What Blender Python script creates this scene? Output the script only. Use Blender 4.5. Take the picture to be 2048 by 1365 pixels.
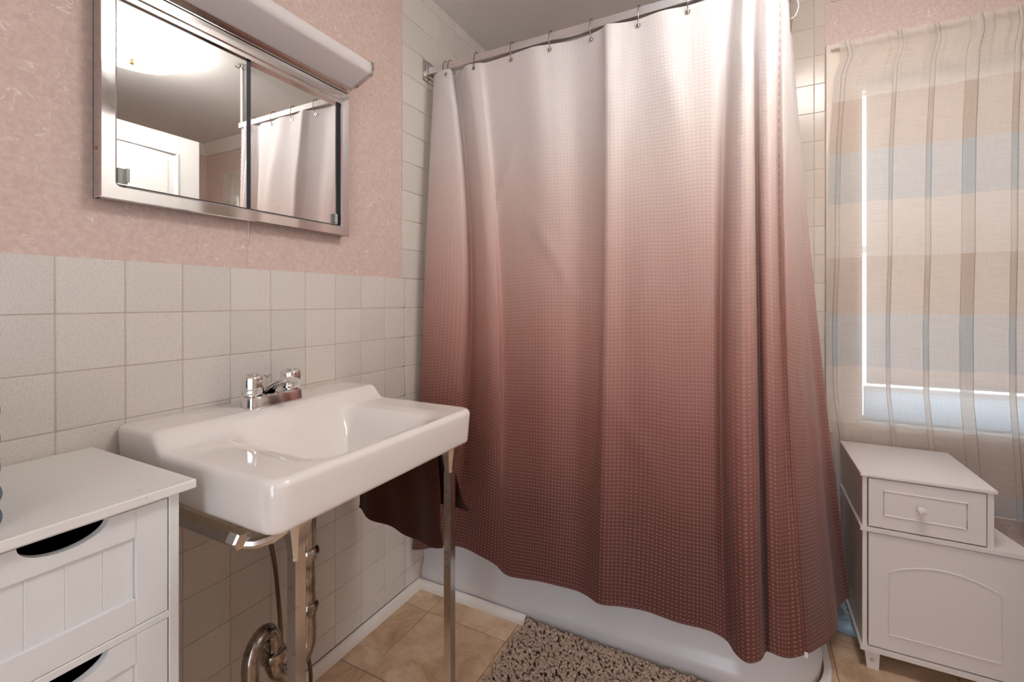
import bpy, bmesh, math, random
from mathutils import Vector
R = math.radians
random.seed(7)
for o in list(bpy.data.objects):
    bpy.data.objects.remove(o, do_unlink=True)
scene = bpy.context.scene
COL = scene.collection

# ---------------------------------------------------------------- camera, world, exposure
FPX, CXP, HYP, VXP = 920.0, 1024.0, 603.0, 1500.0      # focal length, centre, horizon, wall vanishing point (pixels of 2048x1365)
CAM = Vector((1.128, 0.0, 1.095))
cd = bpy.data.cameras.new('camera'); cam = bpy.data.objects.new('camera', cd); COL.objects.link(cam)
cam.location = CAM
cam.rotation_euler = (R(90), 0, math.atan2(VXP-CXP, FPX))
cd.sensor_width = 36; cd.lens = 36*FPX/2048; cd.shift_y = -(682.5-HYP)/2048
cd.clip_start = 0.01; cd.clip_end = 50
scene.camera = cam
w = bpy.data.worlds.new('sky'); scene.world = w; w.use_nodes = True
bg = w.node_tree.nodes['Background']; bg.inputs[0].default_value = (0.80, 0.90, 1.0, 1); bg.inputs[1].default_value = 3.2
LAMP = 13.0
vs = scene.view_settings
vs.view_transform = 'Standard'; vs.look = 'None'; vs.gamma = 1.0; vs.use_curve_mapping = False
vs.exposure = 0.72
cy = scene.cycles
cy.max_bounces = 9; cy.diffuse_bounces = 6; cy.glossy_bounces = 4; cy.transmission_bounces = 6; cy.transparent_max_bounces = 14
cy.caustics_reflective = False; cy.caustics_refractive = False

_n = math.hypot(FPX, VXP-CXP)
FW = Vector((-(VXP-CXP)/_n, FPX/_n, 0)); RT = Vector((FPX/_n, (VXP-CXP)/_n, 0))
def ray(u, v=HYP): return FW + RT*((u-CXP)/FPX) + Vector((0, 0, (HYP-v)/FPX))
def at_y(u, v, y): d = ray(u, v); return CAM + d*((y-CAM.y)/d.y)
def at_x(u, v, x): d = ray(u, v); return CAM + d*((x-CAM.x)/d.x)

# ---------------------------------------------------------------- materials
def sr(r, g, b):
    f = lambda c: (c/12.92 if c <= .04045 else ((c+.055)/1.055)**2.4)
    return (f(r/255), f(g/255), f(b/255), 1)
class NT:
    def __init__(s, name):
        s.m = bpy.data.materials.new(name); s.m.use_nodes = True
        s.t = s.m.node_tree; s.p = s.t.nodes['Principled BSDF']; s.out = s.t.nodes['Material Output']
    def n(s, typ, **kw):
        nd = s.t.nodes.new(typ)
        for k, v in kw.items():
            if k in nd.inputs.keys(): nd.inputs[k].default_value = v
            else: setattr(nd, k, v)
        return nd
    def l(s, a, b): s.t.links.new(a, b)
    def math(s, op, a, b=None, c=None, clamp=False):
        nd = s.t.nodes.new('ShaderNodeMath'); nd.operation = op; nd.use_clamp = clamp
        for i, v in enumerate((a, b, c)):
            if v is None: continue
            if isinstance(v, (int, float)): nd.inputs[i].default_value = v
            else: s.l(v, nd.inputs[i])
        return nd.outputs[0]
    def mix(s, fac, a, b, mode='MIX'):
        nd = s.t.nodes.new('ShaderNodeMix'); nd.data_type = 'RGBA'; nd.blend_type = mode
        for i, v in ((0, fac), (6, a), (7, b)):
            if hasattr(v, 'links'): s.l(v, nd.inputs[i])
            else: nd.inputs[i].default_value = v
        return nd.outputs[2]
    def coord(s, which='Object', scale=None):
        tc = s.t.nodes.new('ShaderNodeTexCoord').outputs[which]
        if scale:
            mp = s.t.nodes.new('ShaderNodeMapping'); mp.inputs['Scale'].default_value = scale
            s.l(tc, mp.inputs['Vector']); return mp.outputs[0]
        return tc
    def noise(s, vec, scale, detail=3, rough=.5, dist=0):
        nd = s.n('ShaderNodeTexNoise', Scale=scale, Detail=detail, Roughness=rough, Distortion=dist)
        s.l(vec, nd.inputs['Vector']); return nd.outputs['Fac']
    def ramp(s, fac, stops, interp='LINEAR'):
        nd = s.t.nodes.new('ShaderNodeValToRGB'); cr = nd.color_ramp; cr.interpolation = interp
        while len(cr.elements) < len(stops): cr.elements.new(.5)
        for e, (p, c) in zip(cr.elements, stops):
            e.position = p; e.color = c if len(c) == 4 else (*c, 1)
        s.l(fac, nd.inputs[0]); return nd.outputs[0]
    def bump(s, h, strength=.3, dist=.002):
        nd = s.n('ShaderNodeBump', Strength=strength, Distance=dist); s.l(h, nd.inputs['Height'])
        s.l(nd.outputs[0], s.p.inputs['Normal']); return nd.outputs[0]
    def set(s, **kw):
        for k, v in kw.items(): s.p.inputs[k.replace('_', ' ')].default_value = v
        return s
W1 = (1, 1, 1, 1); K1 = (0, 0, 0, 1)
def plain(name, col, rough=.5, metal=0, **kw):
    m = NT(name); m.set(Base_Color=col, Roughness=rough, Metallic=metal, **kw)
    v = m.coord('Object'); f = m.noise(v, 60, 3)
    m.l(m.math('MULTIPLY_ADD', f, .10, max(rough-.05, .02)), m.p.inputs['Roughness'])
    return m.m
M = {}
# --- wallpaper: mottled pink with pale curly fibres
m = NT('wallpaper'); v = m.coord('Object')
base = m.ramp(m.noise(v, 95, 5, .65), [(.30, sr(209, 186, 177)), (.70, sr(228, 207, 197))])
def fibre(sc, wd, msc, lo):
    a = m.noise(v, sc, 1.5, .5, .6)
    ln = m.math('SUBTRACT', 1.0, m.math('DIVIDE', m.math('ABSOLUTE', m.math('SUBTRACT', a, .5)), wd), clamp=True)
    mk = m.math('MULTIPLY', m.math('SUBTRACT', m.noise(v, msc, 1), lo), 12, clamp=True)
    return m.math('MULTIPLY', ln, mk)
fb = m.math('MAXIMUM', fibre(17, .0075, 34, .53), fibre(29, .009, 47, .53))
col = m.mix(m.math('MULTIPLY', fb, .75), base, sr(250, 242, 236))
m.l(col, m.p.inputs['Base Color']); m.set(Roughness=.75, Specular_IOR_Level=.25)
m.bump(m.noise(v, 220, 4), .12, .001); M['wallpaper'] = m.m
# --- glazed speckled tile and grout
def tile_mat(name, a, b, rough):
    m = NT(name); v = m.coord('Object'); inf = m.n('ShaderNodeObjectInfo')
    f = m.noise(v, 420, 2, .6)
    c = m.ramp(f, [(.35, a), (.62, b)])
    t = m.math('MULTIPLY_ADD', inf.outputs['Random'], .07, .95)
    mul = m.n('ShaderNodeVectorMath', operation='SCALE'); m.l(c, mul.inputs[0]); m.l(t, mul.inputs['Scale'])
    m.l(mul.outputs[0], m.p.inputs['Base Color']); m.set(Roughness=rough, Specular_IOR_Level=.4)
    m.bump(m.math('ADD', f, m.math('MULTIPLY', m.noise(v, 14, 2), 3)), .10, .0012); return m.m
M['tile'] = tile_mat('wall_tile_glaze', sr(213, 208, 201), sr(230, 226, 219), .42)
M['tile_gloss'] = tile_mat('bath_tile_glaze', sr(210, 196, 182), sr(222, 209, 196), .14)
M['grout'] = plain('grout', sr(200, 186, 176), .85)
# --- floor tile
m = NT('floor_vinyl'); v = m.coord('Object'); inf = m.n('ShaderNodeObjectInfo')
off = m.n('ShaderNodeVectorMath', operation='ADD'); sc = m.n('ShaderNodeVectorMath', operation='SCALE', Scale=9.0)
cmb = m.n('ShaderNodeCombineXYZ'); m.l(inf.outputs['Random'], cmb.inputs[0]); m.l(inf.outputs['Random'], cmb.inputs[1]); m.l(cmb.outputs[0], sc.inputs[0])
m.l(v, off.inputs[0]); m.l(sc.outputs[0], off.inputs[1]); v2 = off.outputs[0]
c1 = m.ramp(m.noise(v2, 7, 6, .62, .8), [(.30, sr(160, 125, 98)), (.48, sr(206, 174, 143)), (.66, sr(230, 205, 177))])
c2 = m.mix(m.math('MULTIPLY', m.noise(v2, 130, 3, .7), .35), c1, sr(148, 112, 80))
vein = m.math('SUBTRACT', 1.0, m.math('DIVIDE', m.math('ABSOLUTE', m.math('SUBTRACT', m.noise(v2, 11, 4, .6, 1.0), .5)), .012), clamp=True)
c3 = m.mix(m.math('MULTIPLY', vein, .28), c2, sr(128, 100, 78))
m.l(c3, m.p.inputs['Base Color']); m.set(Roughness=.42); m.bump(m.noise(v2, 40, 4), .08, .001); M['vinyl'] = m.m
M['vinyl_joint'] = plain('floor_joint', sr(150, 122, 96), .8)
M['ceiling'] = plain('ceiling_paint', sr(236, 234, 232), .85)
M['white_paint'] = plain('white_trim_paint', sr(236, 232, 226), .45)
M['casing'] = plain('window_trim_paint', sr(232, 218, 204), .5)
M['porcelain'] = plain('porcelain', sr(240, 236, 231), .07, Coat_Weight=.5, Coat_Roughness=.04)
M['tub'] = plain('tub_enamel', sr(222, 222, 224), .22)
m = NT('chrome'); v = m.coord('Object'); m.set(Base_Color=(.80, .79, .78, 1), Metallic=1)
m.l(m.math('MULTIPLY_ADD', m.noise(v, 30, 3), .10, .03), m.p.inputs['Roughness']); M['chrome'] = m.m
m = NT('worn_chrome'); v = m.coord('Object'); m.set(Metallic=1)
f = m.noise(v, 55, 5, .7); f2 = m.noise(v, 260, 2, .6)
pit = m.math('MULTIPLY', m.math('SUBTRACT', f, .58), 9, clamp=True)
cc = m.mix(m.math('MULTIPLY', pit, m.math('MULTIPLY', m.math('SUBTRACT', f2, .45), 6, clamp=True)), (.72, .70, .67, 1), sr(70, 52, 38))
m.l(cc, m.p.inputs['Base Color']); m.l(m.math('MULTIPLY_ADD', f, .22, .05), m.p.inputs['Roughness']); M['worn'] = m.m
m = NT('old_pipe_metal'); v = m.coord('Object'); m.set(Metallic=1)
m.l(m.ramp(m.noise(v, 28, 4, .65), [(.35, sr(120, 108, 96)), (.55, sr(186, 178, 168)), (.75, sr(150, 118, 88))]), m.p.inputs['Base Color'])
m.set(Roughness=.2); M['pipe'] = m.m
m = NT('rod_aluminium'); m.set(Base_Color=sr(222, 220, 220), Metallic=.85, Roughness=.32); M['alu'] = m.m
M['ringmetal'] = plain('ring_wire', sr(150, 138, 126), .25, 1)
M['dark_tube'] = plain('supply_tube_metal', sr(120, 108, 96), .3, 1)
m = NT('mirror_silver'); v = m.coord('Object'); m.set(Metallic=1, Roughness=.012)
sp = m.n('ShaderNodeTexVoronoi', Scale=42.0); m.l(v, sp.inputs['Vector'])
spk = m.math('MULTIPLY', m.math('LESS_THAN', sp.outputs['Distance'], .05), m.math('GREATER_THAN', m.noise(v, 9, 1), .60))
m.l(m.mix(spk, (.90, .905, .895, 1), sr(120, 120, 112)), m.p.inputs['Base Color']); m.l(m.math('MULTIPLY_ADD', spk, .5, .012), m.p.inputs['Roughness']); M['mirror'] = m.m
M['track'] = plain('dark_track', sr(38, 46, 58), .35)
M['mirror_back'] = plain('mirror_backing', sr(30, 44, 60), .3)
M['acrylic'] = plain('clear_pull', sr(228, 230, 224), .15, Transmission_Weight=.35, IOR=1.1)
M['shade'] = plain('frosted_shade', sr(226, 222, 222), .35, Transmission_Weight=.0)
M['laminate'] = plain('white_laminate', sr(226, 228, 228), .38)
m = NT('scuffed_laminate'); v = m.coord('Object', (1, 6, 1)); v0 = m.coord('Object')
sc_ = m.math('MULTIPLY', m.math('LESS_THAN', m.math('ABSOLUTE', m.math('SUBTRACT', m.noise(v, 22, 2), .5)), .006), m.math('GREATER_THAN', m.noise(v0, 16, 1), .66))
m.l(m.mix(m.math('MULTIPLY', sc_, .45), sr(230, 230, 226), sr(150, 146, 142)), m.p.inputs['Base Color']); m.set(Roughness=.3); M['scuffed'] = m.m
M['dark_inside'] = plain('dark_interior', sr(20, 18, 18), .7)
M['white_mel'] = plain('white_melamine', sr(226, 219, 215), .36)
M['blue_plastic'] = plain('pale_blue_plastic', sr(150, 178, 196), .35)
M['ridge'] = plain('ridge_grey', sr(205, 212, 212), .5)
M['gap'] = plain('gap_brown', sr(88, 72, 62), .9)
M['ink'] = plain('black_ink', sr(40, 38, 38), .6)
M['door'] = plain('door_paint', sr(236, 236, 234), .35)
M['brass'] = plain('brass', sr(186, 150, 90), .3, 1)
def terry(name, a, b, sc=420):
    m = NT(name); v = m.coord('Object'); f = m.noise(v, sc, 3, .7); g = m.noise(v, 30, 3)
    m.l(m.ramp(f, [(.3, a), (.75, b)]), m.p.inputs['Base Color']); m.set(Roughness=.95, Sheen_Weight=.08, Specular_IOR_Level=.1)
    m.bump(m.math('ADD', f, g), .8, .003); return m.m
M['brown_towel'] = terry('brown_terry', sr(38, 15, 10), sr(92, 48, 36))
M['blue_towel'] = terry('blue_terry', sr(70, 98, 122), sr(130, 156, 174))
M['rug'] = terry('chenille', sr(150, 127, 113), sr(202, 180, 164), 90)
M['rug_base'] = plain('mat_backing', sr(96, 78, 66), .95)
m = NT('lamp_glass'); m.set(Base_Color=W1, Roughness=.4, Emission_Color=(1.0, .965, .92, 1), Emission_Strength=LAMP); M['lamp'] = m.m
# --- ombre waffle shower curtain (uv in metres, v measured from the hem)
def curtain_mat():
    m = NT('ombre_waffle_fabric'); uv = m.n('ShaderNodeUVMap', uv_map='UVMap'); sp = m.n('ShaderNodeSeparateXYZ'); m.l(uv.outputs[0], sp.inputs[0])
    U, V = sp.outputs[0], sp.outputs[1]
    nz = m.noise(uv.outputs[0], 2.2, 2)
    h = m.math('DIVIDE', m.math('MULTIPLY_ADD', nz, .12, m.math('SUBTRACT', V, .06)), 1.81)
    ombre = m.ramp(h, [(0, sr(112, 66, 59)), (.14, sr(122, 74, 66)), (.30, sr(157, 103, 93)), (.45, sr(190, 141, 129)), (.58, sr(212, 176, 165)), (.70, sr(226, 203, 195)), (.80, sr(234, 222, 217)), (.88, sr(237, 231, 230)), (1, sr(239, 234, 234))])
    P = .0112
    su = m.math('MULTIPLY_ADD', m.math('SINE', m.math('MULTIPLY', U, 2*math.pi/P)), .5, .5)
    sv = m.math('MULTIPLY_ADD', m.math('SINE', m.math('MULTIPLY', V, 2*math.pi/P)), .5, .5)
    dot = m.math('MULTIPLY', m.math('POWER', su, 2.2), m.math('POWER', sv, 4.0))
    pit = m.math('MULTIPLY', m.math('POWER', m.math('SUBTRACT', 1.0, su), 3.0), m.math('POWER', m.math('SUBTRACT', 1.0, sv), 3.0))
    c = m.mix(m.math('MULTIPLY', dot, .30), ombre, sr(246, 226, 218))
    c = m.mix(m.math('MULTIPLY', pit, .20), c, m.mix(.45, ombre, sr(60, 20, 15)))  # shade in the waffle pits put into the colour
    m.l(c, m.p.inputs['Base Color']); m.set(Roughness=.55, Sheen_Weight=.1, Specular_IOR_Level=.35)
    nb = m.bump(m.math('SUBTRACT', dot, pit), .35, .0010)
    tr = m.n('ShaderNodeBsdfTranslucent'); m.l(c, tr.inputs[0]); mx = m.n('ShaderNodeMixShader', Fac=.16)
    m.l(m.p.outputs[0], mx.inputs[1]); m.l(tr.outputs[0], mx.inputs[2]); m.l(mx.outputs[0], m.out.inputs[0]); return m.m
M['curtain'] = curtain_mat()
M['thread'] = plain('hem_thread', sr(170, 128, 118), .8)
# --- sheer striped window curtain
def sheer_mat():
    m = NT('striped_sheer'); uv = m.n('ShaderNodeUVMap', uv_map='UVMap'); sp = m.n('ShaderNodeSeparateXYZ'); m.l(uv.outputs[0], sp.inputs[0])
    wig = m.noise(uv.outputs[0], 9, 2)
    V = m.math('MULTIPLY_ADD', m.math('SUBTRACT', wig, .5), .006, sp.outputs[1])
    wh, be, bl = sr(249, 245, 241), sr(237, 228, 219), sr(231, 235, 237)
    z0, H = .38, 1.70
    st = [(.38, bl), (.455, be), (.65, wh), (.853, bl), (1.05, be), (1.252, wh), (1.455, bl), (1.64, be), (1.83, wh)]
    c = m.ramp(m.math('DIVIDE', m.math('SUBTRACT', V, z0), H), [((a-z0)/H, b) for a, b in st], 'CONSTANT')
    mp = m.n('ShaderNodeMapping'); mp.inputs['Scale'].default_value = (14, 330, 1); m.l(uv.outputs[0], mp.inputs['Vector'])
    mp2 = m.n('ShaderNodeMapping'); mp2.inputs['Scale'].default_value = (420, 14, 1); m.l(uv.outputs[0], mp2.inputs['Vector'])
    weave = m.math('ADD', m.noise(mp.outputs[0], 1, 3, .6), m.math('MULTIPLY', m.noise(mp2.outputs[0], 1, 2, .6), .5))
    sep = m.n('ShaderNodeSeparateColor'); m.l(c, sep.inputs[0])
    band = m.math('LESS_THAN', sep.outputs[2], .55)
    c2 = m.mix(m.math('MULTIPLY', m.math('MULTIPLY', m.math('SUBTRACT', weave, .55), 1.4, clamp=True), band), c, sr(140, 122, 106))
    df = m.n('ShaderNodeBsdfDiffuse'); tl = m.n('ShaderNodeBsdfTranslucent'); tp = m.n('ShaderNodeBsdfTransparent')
    m.l(c2, df.inputs[0]); m.l(c2, tl.inputs[0])
    a = m.n('ShaderNodeMixShader', Fac=.62); m.l(df.outputs[0], a.inputs[1]); m.l(tl.outputs[0], a.inputs[2])
    b = m.n('ShaderNodeMixShader'); m.l(m.math('MULTIPLY_ADD', weave, -.30, .50), b.inputs[0])
    m.l(a.outputs[0], b.inputs[1]); m.l(tp.outputs[0], b.inputs[2]); m.l(b.outputs[0], m.out.inputs[0]); return m.m
M['sheer'] = sheer_mat()
def translucent(name, col, fac, trans=0):
    m = NT(name); v = m.coord('Object'); c = m.mix(m.math('MULTIPLY', m.noise(v, 80, 3), .15), col, W1)
    df = m.n('ShaderNodeBsdfDiffuse'); tl = m.n('ShaderNodeBsdfTranslucent'); m.l(c, df.inputs[0]); m.l(c, tl.inputs[0])
    a = m.n('ShaderNodeMixShader', Fac=fac); m.l(df.outputs[0], a.inputs[1]); m.l(tl.outputs[0], a.inputs[2]); m.l(a.outputs[0], m.out.inputs[0]); return m.m
M['blind'] = translucent('roller_blind', sr(230, 220, 212), .34)
M['frosted'] = translucent('frosted_panel', sr(214, 223, 229), .42)
m = NT('window_glass'); tp = m.n('ShaderNodeBsdfTransparent'); gl = m.n('ShaderNodeBsdfGlossy', Roughness=.02); a = m.n('ShaderNodeMixShader', Fac=.08)
m.l(tp.outputs[0], a.inputs[1]); m.l(gl.outputs[0], a.inputs[2]); m.l(a.outputs[0], m.out.inputs[0]); M['glass'] = m.m

# ---------------------------------------------------------------- mesh helpers
ORG = {}
class MB:
    def __init__(s): s.v = []; s.f = []; s.uv = None
    def add(s, vs, fs):
        k = len(s.v); s.v += [Vector(p) for p in vs]; s.f += [tuple(i+k for i in f) for f in fs]; return s
    def box(s, x0, x1, y0, y1, z0, z1, bev=0, seg=1):
        if not bev:
            return s.add([(x, y, z) for z in (z0, z1) for y in (y0, y1) for x in (x0, x1)],
                         [(0, 2, 3, 1), (4, 5, 7, 6), (0, 1, 5, 4), (1, 3, 7, 5), (3, 2, 6, 7), (2, 0, 4, 6)])
        bm = bmesh.new(); bmesh.ops.create_cube(bm, size=1)
        for q in bm.verts: q.co = Vector(((x0+x1)/2+q.co.x*(x1-x0), (y0+y1)/2+q.co.y*(y1-y0), (z0+z1)/2+q.co.z*(z1-z0)))
        bmesh.ops.bevel(bm, geom=bm.edges[:], offset=bev, segments=seg, profile=.5, affect='EDGES')
        return s.bm(bm)
    def bm(s, bm):
        bm.verts.index_update(); s.add([q.co.copy() for q in bm.verts], [[q.index for q in f.verts] for f in bm.faces]); bm.free(); return s
    def prism(s, pts, axis, a, b):
        """extrude a closed polygon (2D, other two axes in order) along axis from a to b"""
        n = len(pts)
        def mk(p, t):
            q = list(p); q.insert(axis, t); return q
        return s.add([mk(p, a) for p in pts]+[mk(p, b) for p in pts],
                     [tuple(range(n))[::-1], tuple(range(n, 2*n))]+[(i, (i+1) % n, n+(i+1) % n, n+i) for i in range(n)])
    def tube(s, pts, r, seg=10, closed=False, square=False):
        pts = [Vector(p) for p in pts]; n = len(pts)
        rs = r if isinstance(r, (list, tuple)) else [r]*n
        vs = []; ref = None
        for i, p in enumerate(pts):
            if closed: t = (pts[(i+1) % n]-pts[i-1]).normalized()
            else: t = (pts[min(i+1, n-1)]-pts[max(i-1, 0)]).normalized()
            if ref is None: ref = Vector((0, 0, 1)) if abs(t.z) < .9 else Vector((0, 1, 0))
            b = t.cross(ref)
            if b.length < 1e-5: b = t.cross(Vector((1, 0, 0)))
            b.normalize(); nn = b.cross(t).normalized(); ref = nn
            for k in range(seg):
                a = 2*math.pi*(k+(.5 if square else 0))/seg
                vs.append(p+(b*math.cos(a)+nn*math.sin(a))*rs[i]*(1.414 if square else 1))
        fs = []
        for i in range(n if closed else n-1):
            j = (i+1) % n
            for k in range(seg): fs.append((i*seg+k, i*seg+(k+1) % seg, j*seg+(k+1) % seg, j*seg+k))
        if not closed: fs += [tuple(range(seg))[::-1], tuple(range((n-1)*seg, n*seg))]
        return s.add(vs, fs)
    def lathe(s, prof, c, axis='z', seg=32, flute=0, nf=0):
        vs = []; n = len(prof)
        for r, h in prof:
            for k in range(seg):
                a = 2*math.pi*k/seg; rr = r*(1-flute*(.5+.5*math.cos(nf*a)) if flute else 1)
                x, y = rr*math.cos(a), rr*math.sin(a)
                vs.append({'z': (c[0]+x, c[1]+y, c[2]+h), 'x': (c[0]+h, c[1]+x, c[2]+y), 'y': (c[0]+y, c[1]+h, c[2]+x)}[axis])
        fs = [(i*seg+k, i*seg+(k+1) % seg, (i+1)*seg+(k+1) % seg, (i+1)*seg+k) for i in range(n-1) for k in range(seg)]
        fs += [tuple(range(seg))[::-1], tuple(range((n-1)*seg, n*seg))]
        return s.add(vs, fs)
    def grid(s, rows, uvs=None):
        nr, nc = len(rows), len(rows[0]); k = len(s.v)
        s.add([p for r in rows for p in r], [(i*nc+j, i*nc+j+1, (i+1)*nc+j+1, (i+1)*nc+j) for i in range(nr-1) for j in range(nc-1)])
        if uvs: s.uv = [q for r in uvs for q in r]
        return s
    def build(s, name, mat, parent=None, smooth=35, fix=True, origin=None):
        org = ORG[parent.name] if parent else Vector(origin or (0, 0, 0))
        me = bpy.data.meshes.new(name); me.from_pydata([tuple(p-org) for p in s.v], [], s.f)
        if s.uv:
            ul = me.uv_layers.new(name='UVMap')
            for lp in me.loops: ul.data[lp.index].uv = s.uv[lp.vertex_index]
        elif fix:
            b = bmesh.new(); b.from_mesh(me); bmesh.ops.recalc_face_normals(b, faces=b.faces); b.to_mesh(me); b.free()
        if smooth:
            me.polygons.foreach_set('use_smooth', [True]*len(me.polygons))
            me.set_sharp_from_angle(angle=R(smooth))
        me.materials.append(M[mat]); me.update()
        o = bpy.data.objects.new(name, me); COL.objects.link(o)
        if parent: o.parent = parent
        else: o.location = org
        ORG[o.name] = org
        return o
def thing(name, loc, label, cat, group=None):
    o = bpy.data.objects.new(name, None); COL.objects.link(o); o.location = loc; o.empty_display_size = .05
    ORG[o.name] = Vector(loc); return tag(o, label, cat, group)
def tag(o, label=None, cat=None, group=None, kind=None):
    for k, v in (('label', label), ('category', cat), ('group', group), ('kind', kind)):
        if v: o[k] = v
    return o
def struct(o, label, cat): return tag(o, label, cat, kind='structure')
def pieces(parent, name, mat, boxes, bev=.0012):
    """one object per box, alike sizes share one mesh"""
    cache = {}; org = ORG[parent.name]
    for (x0, x1, y0, y1, z0, z1) in boxes:
        key = (round(x1-x0, 4), round(y1-y0, 4), round(z1-z0, 4)); c = Vector(((x0+x1)/2, (y0+y1)/2, (z0+z1)/2))
        if key not in cache:
            h = [k/2 for k in key]
            o = MB().box(-h[0], h[0], -h[1], h[1], -h[2], h[2], bev).build(name, mat, None, 40)
            cache[key] = o
        else:
            o = cache[key].copy(); o.name = name; COL.objects.link(o)
        o.parent = parent; o.location = c-org; ORG[o.name] = org
def stuff_boxes(parent, name, mat, boxes, bev=0):
    b = MB()
    for q in boxes: b.box(*q)
    o = b.build(name, mat, parent, 0); o['kind'] = 'stuff'; return o

# ================================================================ the room
YB, XR, YF, ZC = 2.10, 2.70, -1.0, 2.302
G = .0009                                         # half a joint
floor = struct(MB().box(-.1, XR+.1, YF-.1, YB+.1, -.12, -.004).build('floor', 'vinyl_joint', None, 0), 'tan marbled vinyl tile bathroom floor', 'floor')
xs = [0.0]+[.122+.3085*k for k in range(0, 9)]; xs = [x for x in xs if x < XR]+[XR]
ys = [1.305+.2965*k for k in range(-8, 4)]; ys = [YF]+[y for y in ys if YF < y < YB]+[YB]
pieces(floor, 'floor_tile', 'vinyl', [(xs[i]+G, xs[i+1]-G, ys[j]+G, ys[j+1]-G, -.004, 0) for i in range(len(xs)-1) for j in range(len(ys)-1)], .0008)
ceiling = struct(MB().box(-.1, XR+.1, YF-.1, YB+.1, ZC, ZC+.1).build('ceiling', 'ceiling', None, 0), 'flat off-white painted ceiling', 'ceiling')
wl = struct(MB().box(-.12, -.004, YF-.1, YB+.1, 0, ZC).build('wall_left', 'wallpaper', None, 0), 'pink fibre-wallpapered wall with pale square tile wainscot', 'wall')
# tiles of the left wall
P, PZ = .1067, .1078
zt = 1.179
rows = [zt-PZ*k for k in range(11)]+[0.0]
cols = [.363+P*k for k in range(-13, 10)]                       # ... 1.3233
bx = []; far = []
for i in range(len(cols)-1):
    for r in range(len(rows)-1):
        q = (-.004, 0, cols[i]+G, cols[i+1]-G, rows[r+1]+G, rows[r]-G)
        (bx if cols[i] > .1 else far).append(q)
scol = [1.3233, 1.4335]+[1.4335+P*k for k in range(1, 7)]; scol[-1] = YB
srow = []
z = zt+PZ*10
while z > .001: srow.append(z); z -= PZ
srow = [ZC]+srow+[0.0]
for i in range(len(scol)-1):
    for r in range(len(srow)-1):
        y0 = 1.3075 if (i == 0 and srow[r+1] > zt-.01) else scol[i]
        q = (-.004, .0008 if i == 0 else 0, y0+G, scol[i+1]-G, srow[r+1]+G, srow[r]-G)
        vis = (srow[r+1] > 1.1) or i == 0
        (bx if vis else far).append(q)
pieces(wl, 'tile', 'tile', bx)
stuff_boxes(wl, 'tile_rest', 'tile', far)
gb = MB().box(-.0045, -.0013, YF, 1.3233, 0, zt-.001); gb.box(-.0045, -.0013, 1.3085, YB, 0, ZC)
gb.build('grout', 'grout', wl, 0)
sy = at_x(496.5, 500, 0).y                       # lifted wallpaper seam under the mirror
MB().tube([(-.003, sy+.003, 1.30), (-.0025, sy+.002, 1.262), (-.003, sy-.002, 1.235), (-.004, sy-.0015, 1.181)], [.0035, .003, .0022, .0012], 6).build('wallpaper_seam', 'wallpaper', wl)
struct(MB().prism([(0, 0), (.016, 0), (.016, .022), (.010, .034), (0, .036)], 1, YF, 1.405).build('baseboard_left', 'white_paint', None, 30), 'narrow white baseboard under the tiled sink wall', 'baseboard')
MB().box(-.001, .0012, YF, 1.40, .0355, .0382).build('dark_gap', 'gap', bpy.data.objects['baseboard_left'], 0)  # thin brown strip standing for the dark gap above the baseboard
# back wall with window opening
WX0, WX1, WZ0, WZ1 = 1.490, 2.335, .655, 1.915
wb = MB()
for q in ((-.12, WX0, 0, ZC), (WX1, XR+.12, 0, ZC), (WX0, WX1, 0, WZ0), (WX0, WX1, WZ1, ZC)): wb.box(q[0], q[1], YB+.004, YB+.11, q[2], q[3])
wb = struct(wb.build('wall_back', 'wallpaper', None, 0), 'pink papered window wall with glossy bath tiles', 'wall')
TX = at_y(1650.6, 80, YB).x; TJ = at_y(1628, 100, YB).x; PB = .1090; z0b = 1.1637
brow = sorted([z0b+PB*k for k in range(-10, 11) if 0 < z0b+PB*k < ZC]+[0, ZC])
bcol = [TJ-PB*k for k in range(0, 13)]
bcol = sorted([c for c in bcol if c > .02]+[0.0, TX])
vis = []; hid = []
for i in range(len(bcol)-1):
    for r in range(len(brow)-1):
        (vis if bcol[i] > TJ-2*PB-.01 else hid).append((bcol[i]+G, bcol[i+1]-G, YB, YB+.004, brow[r]+G, brow[r+1]-G))
pieces(wb, 'tile', 'tile_gloss', vis); stuff_boxes(wb, 'tile_rest', 'tile_gloss', hid)
MB().box(0, TX-.001, YB+.0013, YB+.0045, 0, ZC).build('grout', 'grout', wb, 0)
struct(MB().box(XR, XR+.1, YF-.1, YB+.1, 0, ZC).build('wall_right', 'wallpaper', None, 0), 'pink papered wall beyond the open door', 'wall')
DO0, DO1, DOZ = .95, 1.45, 2.06  # doorway opening added out of view to let in daylight as fill
wf = MB().box(0, DO0, YF-.1, YF, 0, ZC); wf.box(DO1, XR, YF-.1, YF, 0, ZC); wf.box(DO0, DO1, YF-.1, YF, DOZ, ZC)
struct(wf.build('wall_front', 'wallpaper', None, 0), 'pink papered wall with added unseen doorway letting in daylight', 'wall')
dcs = MB().box(DO0-.07, DO0, YF, YF+.014, 0, DOZ+.07, .002); dcs.box(DO1, DO1+.07, YF, YF+.014, 0, DOZ+.07, .002); dcs.box(DO0, DO1, YF, YF+.0135, DOZ, DOZ+.07, .002)
struct(dcs.build('trim_4', 'white_paint', None, 30), 'white casing round the added unseen daylight doorway', 'trim')
struct(MB().box(1.87, 1.95, YF, .83, 0, ZC).build('wall_partition', 'wallpaper', None, 0), 'pink papered partition wall beside the door', 'wall')
wd = MB(); wd.box(1.95, 1.97, .73, .83, 0, ZC); wd.box(2.62, XR, .73, .83, 0, ZC); wd.box(1.97, 2.62, .73, .83, 2.06, ZC)
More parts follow.
